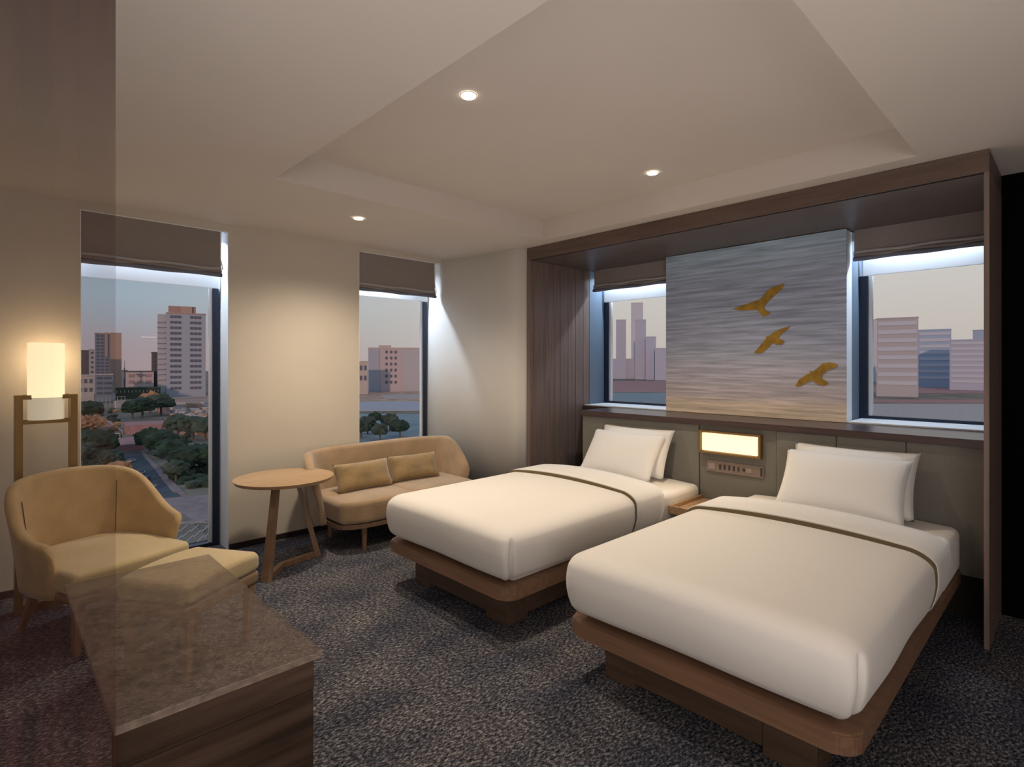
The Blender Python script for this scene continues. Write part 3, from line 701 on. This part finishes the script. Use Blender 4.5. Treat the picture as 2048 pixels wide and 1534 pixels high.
for k in range(12): obj('balcony', bx(-wd/2-9, -wd/2-1, 1.6, 3, 20+k*6, 21+k*6), 'conc', t)
t, wd, h = building('tower_block', 190, 243, 668, 760, 26, 'bluewall', 'slim brown and grey tower left of the vapour trail', 16, ((.06, .15), (.22, .32), (.40, .50), (.70, .78), (.86, .94)), roof='warmwall')
obj('bay', bx(wd*.08, wd/2+.3, -2.0, -.05, 0, h+2), 'warmwall', t); obj('bay', bx(-wd*.12, -wd*.02, -1.0, 0, h*.6, h+2), 'warmwall', t)  # warm half of the tower, low sun put into the colour
building('apartment_block', 150, 178, 702, 700, 20, 'darkwall', 'dark grey block at the left edge of the tall window', 8, ((.2, .4), (.6, .8)))
building('apartment_block', 178, 190, 700, 702, 20, 'conc2', 'pale narrow block beside the dark grey block', 8, ((.3, .7),))
building('office_block', 190, 226, 750, 560, 20, 'bluewall', 'low blue grey block in front of the slim tower', 4, ((.1, .4), (.5, .9)), roof='palewall')
building('house', 152, 188, 752, 520, 14, 'palewall', 'pale low house at the left edge of the tall window', 2, ((.1, .3), (.45, .6), (.75, .9)))
building('warehouse', 252, 308, 744, 620, 30, 'pinkwall', 'long low pink building behind the mast', 3, ((.1, .3), (.4, .6), (.7, .9)), winm='roofpink', roof='darkwall')
building('apartment_block', 303, 319, 706, 655, 20, 'darkwall', 'dark narrow block left of the tall office tower', 8, ((.2, .45), (.6, .85)))
building('warehouse', 232, 322, 777, 600, 12, 'leaf2', 'long green sheeted shed in front of the pink building', 1, tuple((i/12+.02, i/12+.035) for i in range(12)), winm='palewall')
# mast and a thin white line in the sky
p = spot(249, 600); t = empty('mast', (p.x, p.y, GZ), 0, 'thin dark mast with a platform left of the pink building', 'mast')
obj('pole', cyl(bmesh.new(), (0,0,0), (0,0,34), .9, .6, n=8), 'darkwall', t); obj('platform', bx(-2.6, 2.6, -2.6, 2.6, 30, 31.5), 'darkwall', t); obj('antenna', cyl(bmesh.new(), (0,0,31), (0,0,42), .3, .2, n=6), 'darkwall', t)
p = spot(283, 1400); q = spot(340, 1400); tr_ = cyl(bmesh.new(), (p.x, p.y, EYE+72), (q.x, q.y, EYE+70), 2.0, 1.6, n=8)
M['trail'] = mat('white vapour', (.95, .95, .95), .9); tag(obj('vapour_trail', tr_, 'trail'), 'short white vapour trail in the sky left of the tall tower', 'cloud')
# garden walls + small houses on the right slope
a, b = gp(232, 816), gp(425, 803); t = empty('garden_wall', (a.x, a.y, GZ), math.atan2(b.y-a.y, b.x-a.x), 'long pale pink wall rising to the right under the tall tower', 'wall'); Ld = (b-a).length
obj('wall_face', bx(0, Ld, 0, 2, 0, 5), 'pinkwall', t); obj('coping', bx(0, Ld, -.3, 2.3, 5, 6), 'palewall', t)
hid = 0
for k in range(90):
    u = random.uniform(318, 424); v = random.uniform(812, 868)
    if u < 340 and v > 835: continue
    d = dist_of(v); p = gp(u, v); s = random.uniform(1.0, 2.4)*d/350
    bm = boxes((-s, s, -s, s, 0, s*1.3)); 
    for sgn in (0,): box(bm, -s*1.1, s*1.1, -s*1.1, s*1.1, s*1.3, s*1.5)
    o = obj('small_house', bm, random.choice(('palewall', 'roofpink', 'conc2', 'warmwall', 'palewall')), loc=(p.x, p.y, GZ), rot=(0, 0, random.uniform(0, 1.5)))
    tag(o, 'tiny pale house on the crowded slope under the tall tower', 'house', 'tiny houses on the slope under the tall tower')
# trees
def blob_mesh(seed, n=3):
    bm = bmesh.new(); bmesh.ops.create_icosphere(bm, subdivisions=n, radius=1); rnd = random.Random(seed); ph = [rnd.uniform(0, 6) for _ in range(6)]
    for v in bm.verts:
        c = v.co; f = 1+.16*math.sin(5*c.x+ph[0])*math.sin(5*c.y+ph[1])+.12*math.sin(11*c.z+ph[2])*math.sin(9*c.x+ph[3])+rnd.uniform(-.16, .16); v.co = Vector((c.x*f, c.y*f, max(-.6, c.z*f)))
    return bm
def tree(u, v, size, m, label, group, squash=.8):
    p = gp(u, v); t = empty('tree', (p.x, p.y, GZ), random.uniform(0, 6), label, 'tree', group)
    obj('trunk', cyl(bmesh.new(), (0,0,0), (0,0,size*.8), size*.09, size*.06, n=6), 'darkwall', t)
    o = obj('crown', blob_mesh(int(u*7+v), 3), m, t); o.location = (0, 0, size*.95); o.scale = (size*.8, size*.8, size*squash*.8)
TG = 'trees in the gardens below the tall window'
for u, v, s, m, lab in ((300, 905, 6.5, 'leaf', 'round dark green tree at the head of the dark street'), (322, 915, 6.5, 'leaf', 'dark green tree right of the round tree'), (345, 935, 6.5, 'leaf', 'broad dark tree halfway down the dark street'),
    (368, 950, 6, 'leaf', 'dark tree at the lower right of the gardens'), (352, 962, 4.2, 'leaf2', 'small green tree nearest the pavement'), (398, 945, 6, 'leaf', 'dark tree by the right window frame'),
    (180, 915, 7, 'leaf', 'dark tree at the lower left of the view'), (205, 918, 6.5, 'leaf', 'dark tree left of the red terrace'), (165, 935, 5.5, 'leaf2', 'grey green tree at the left window edge'), (222, 940, 4.5, 'leaf2', 'grey green shrub by the dark street'),
    (240, 965, 4.0, 'orangeleaf', 'orange autumn tree beside the dark street'), (222, 962, 3.4, 'orangeleaf', 'orange autumn bush behind the armchair'), (170, 868, 6, 'orangeleaf', 'amber bush row at the left, in front of the railings'), (190, 866, 6, 'orangeleaf', 'amber bush row beside the brick path'),
    (300, 826, 10, 'orangeleaf', 'russet tree under the pale pink wall'), (322, 830, 10, 'leaf2', 'olive tree under the pale pink wall'), (285, 836, 9, 'leaf', 'dark hedge tree behind the upper railings'), (265, 838, 8, 'leaf', 'dark hedge tree next to the brick path'),
    (385, 878, 7, 'leaf2', 'olive tree below the tiny houses'), (355, 872, 7, 'leaf2', 'olive tree right of the pond'), (410, 880, 7, 'leaf2', 'olive tree by the window frame under the tiny houses'), (185, 842, 8, 'leaf', 'dark hedge tree left of the brick path'), (168, 842, 8, 'leaf2', 'grey hedge tree at the left edge')):
    tree(u, v, s, m, lab, TG)
# rocks beside the road
for k in range(26):
    v = random.uniform(945, 992); u = 252+(v-945)*.62+random.uniform(-14, 10); p = gp(u, v); s = random.uniform(.5, 1.1)
    o = obj('rock', blob_mesh(k, 1), random.choice(('palewall', 'conc', 'darkwall', 'palewall')), loc=(p.x, p.y, GZ+s*.4), rot=(0, 0, k)); o.scale = (s, s*.8, s*.7)
    tag(o, 'grey and cream boulder heaped along the left edge of the dark street', 'rock', 'boulders along the dark street')
# view of the window over the sofa
t, wd, h = building('apartment_block', 737, 850, 697, 760, 40, 'pinkwall', 'broad pink and grey slab block seen over the sofa', 6, ((.3, .34), (.38, .42), (.46, .5), (.72, .75), (.8, .83), (.88, .91)), roof='palewall')
obj('grey_front', bx(-wd/2, -wd/2+wd*.2, -1, 0, 0, h-1), 'conc', t); obj('grey_front', bx(-wd/2+wd*.58, wd/2, -1, 0, 0, h-1), 'conc2', t); obj('roof_house', bx(-wd/2+wd*.18, -wd/2+wd*.4, 2, 16, h+1.2, h+4.5), 'palewall', t)
building('house', 700, 736, 724, 690, 14, 'palewall', 'cream house left of the pink slab block over the sofa', 2, ((.55, .68), (.78, .92)))
patch('quay', [(560, 786), (1000, 783), (1000, 801), (560, 806)], 'sand', .3, 'sandy strip across the view over the sofa', 'quay')
patch('street', [(760, 791), (1000, 787), (1000, 796), (770, 798)], 'palepave', .6, 'pale street on the sandy strip over the sofa')
patch('jetty', [(560, 806), (1000, 803), (1000, 820), (560, 824)], 'conc', .8, 'grey jetty strip in the view over the sofa', 'jetty')
patch('river', [(560, 828), (1000, 828), (1000, 1000), (560, 1000)], 'water', .12, 'grey green river at the bottom of the view over the sofa', 'water')
tree(735, 868, 6, 'leaf2', 'blurred green tree at the lower left of the view over the sofa', TG); tree(722, 876, 6, 'leaf2', 'green tree against the left edge over the sofa', TG); tree(780, 862, 6, 'leaf2', 'low bushy tree at the middle of the view over the sofa', TG); tree(800, 874, 5.5, 'leaf', 'dark tree above the sofa cushions', TG); tree(750, 850, 5, 'leaf', 'dark little tree farthest off on the river bank over the sofa', TG); tree(760, 880, 5, 'leaf2', 'low green tree above the sofa back', TG)
# view of the alcove windows
G3 = 'hazy skyline in the alcove windows'
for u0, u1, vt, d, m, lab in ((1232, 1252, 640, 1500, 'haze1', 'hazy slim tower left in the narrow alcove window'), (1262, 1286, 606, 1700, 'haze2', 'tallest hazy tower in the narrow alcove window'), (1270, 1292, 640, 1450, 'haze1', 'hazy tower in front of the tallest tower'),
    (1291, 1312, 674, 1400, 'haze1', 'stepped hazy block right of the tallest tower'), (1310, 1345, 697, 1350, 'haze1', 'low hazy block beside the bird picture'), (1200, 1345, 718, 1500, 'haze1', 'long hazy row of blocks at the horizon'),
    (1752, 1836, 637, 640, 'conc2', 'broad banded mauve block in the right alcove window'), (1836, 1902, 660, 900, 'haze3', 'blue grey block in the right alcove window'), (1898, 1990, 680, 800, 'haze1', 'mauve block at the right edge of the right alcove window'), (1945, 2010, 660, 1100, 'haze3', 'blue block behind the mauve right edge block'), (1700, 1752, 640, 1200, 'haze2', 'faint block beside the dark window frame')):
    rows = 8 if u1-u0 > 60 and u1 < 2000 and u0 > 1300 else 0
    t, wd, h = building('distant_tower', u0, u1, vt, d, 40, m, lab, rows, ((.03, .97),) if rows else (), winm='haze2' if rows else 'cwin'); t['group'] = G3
patch('avenue', [(1735, 800), (1980, 800), (1980, 806), (1735, 805)], 'pinkroad', .5, 'thin red road line in the right alcove window')
patch('avenue', [(1640, 775), (2040, 775), (2040, 786), (1640, 786)], 'pinkroad', .4, 'dull red strip of ground in the right alcove window')
patch('plaza', [(1640, 808), (2040, 808), (2040, 900), (1640, 900)], 'palepave', .3, 'pale pink open ground at the foot of the right alcove window', 'pavement')
patch('embankment', [(1150, 762), (1400, 762), (1400, 784), (1150, 784)], 'pinkroad', .3, 'dull pink bank in the narrow alcove window', 'bank')
patch('harbour', [(1150, 786), (1400, 786), (1400, 900), (1150, 900)], 'water', .3, 'grey blue water at the foot of the narrow alcove window', 'water')

# low scrub and shrubs filling the gardens and the slope
for k in range(150):
    u = random.choice((random.uniform(165, 235), random.uniform(300, 425), random.uniform(335, 425))); v = random.uniform(820, 985)
    if u < 350 and v > 880 and u > 225+(v-880)*.35 and u < 300+(v-880)*.85: continue
    p = gp(u, v); sz = random.uniform(.9, 2.2)
    o = obj('shrub', blob_mesh(k+500, 1), random.choice(('leaf', 'leaf2', 'leaf2', 'orangeleaf' if v < 900 else 'leaf')), loc=(p.x, p.y, GZ+sz*.5), rot=(0, 0, k)); o.scale = (sz*1.5, sz*1.3, sz)
    tag(o, 'low bush in the rough gardens seen through the tall window', 'bush', 'low bushes in the gardens')
for k, (u, v, m) in enumerate(((262, 925, 'palepave'), (258, 938, 'cwin'), (281, 950, 'palepave'), (292, 962, 'cwin'), (302, 978, 'palepave'), (276, 968, 'pinkroad'))):
    p = gp(u, v); t = empty('car', (p.x, p.y, GZ+.1), math.radians(62), ('white', 'dark', 'silver', 'black', 'cream', 'red')[k]+' car on the dark street, '+('farthest of the six', 'second farthest', 'third from the far end', 'fourth from the far end', 'nearest by the boulders', 'small one near the boulders')[k], 'car', 'cars on the dark street')
    obj('body', bx(-2.1, 2.1, -.85, .85, .3, .9, bev=.15), m, t); obj('cabin', bx(-1.1, 1.0, -.72, .72, .9, 1.4, bev=.15), 'cwin', t)

# the rest of the city, to the sides of what the windows show from here
for k in range(46):
    u = random.choice((random.uniform(-900, 60), random.uniform(470, 660), random.uniform(900, 1150), random.uniform(1390, 1620), random.uniform(2060, 3600)))
    d = random.uniform(650, 1300); wpx = random.uniform(24, 60); vt = random.uniform(690, 728)
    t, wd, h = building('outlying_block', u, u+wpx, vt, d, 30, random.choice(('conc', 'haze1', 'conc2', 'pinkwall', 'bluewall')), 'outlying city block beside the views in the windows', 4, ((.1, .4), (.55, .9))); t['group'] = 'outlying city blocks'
for k in range(40):
    u = random.choice((random.uniform(-500, 120), random.uniform(450, 680), random.uniform(880, 1150))); v = random.uniform(770, 960)
    tree(u, v, random.uniform(4.5, 7), random.choice(('leaf', 'leaf2')), 'garden tree beside the views in the windows', 'outlying garden trees')
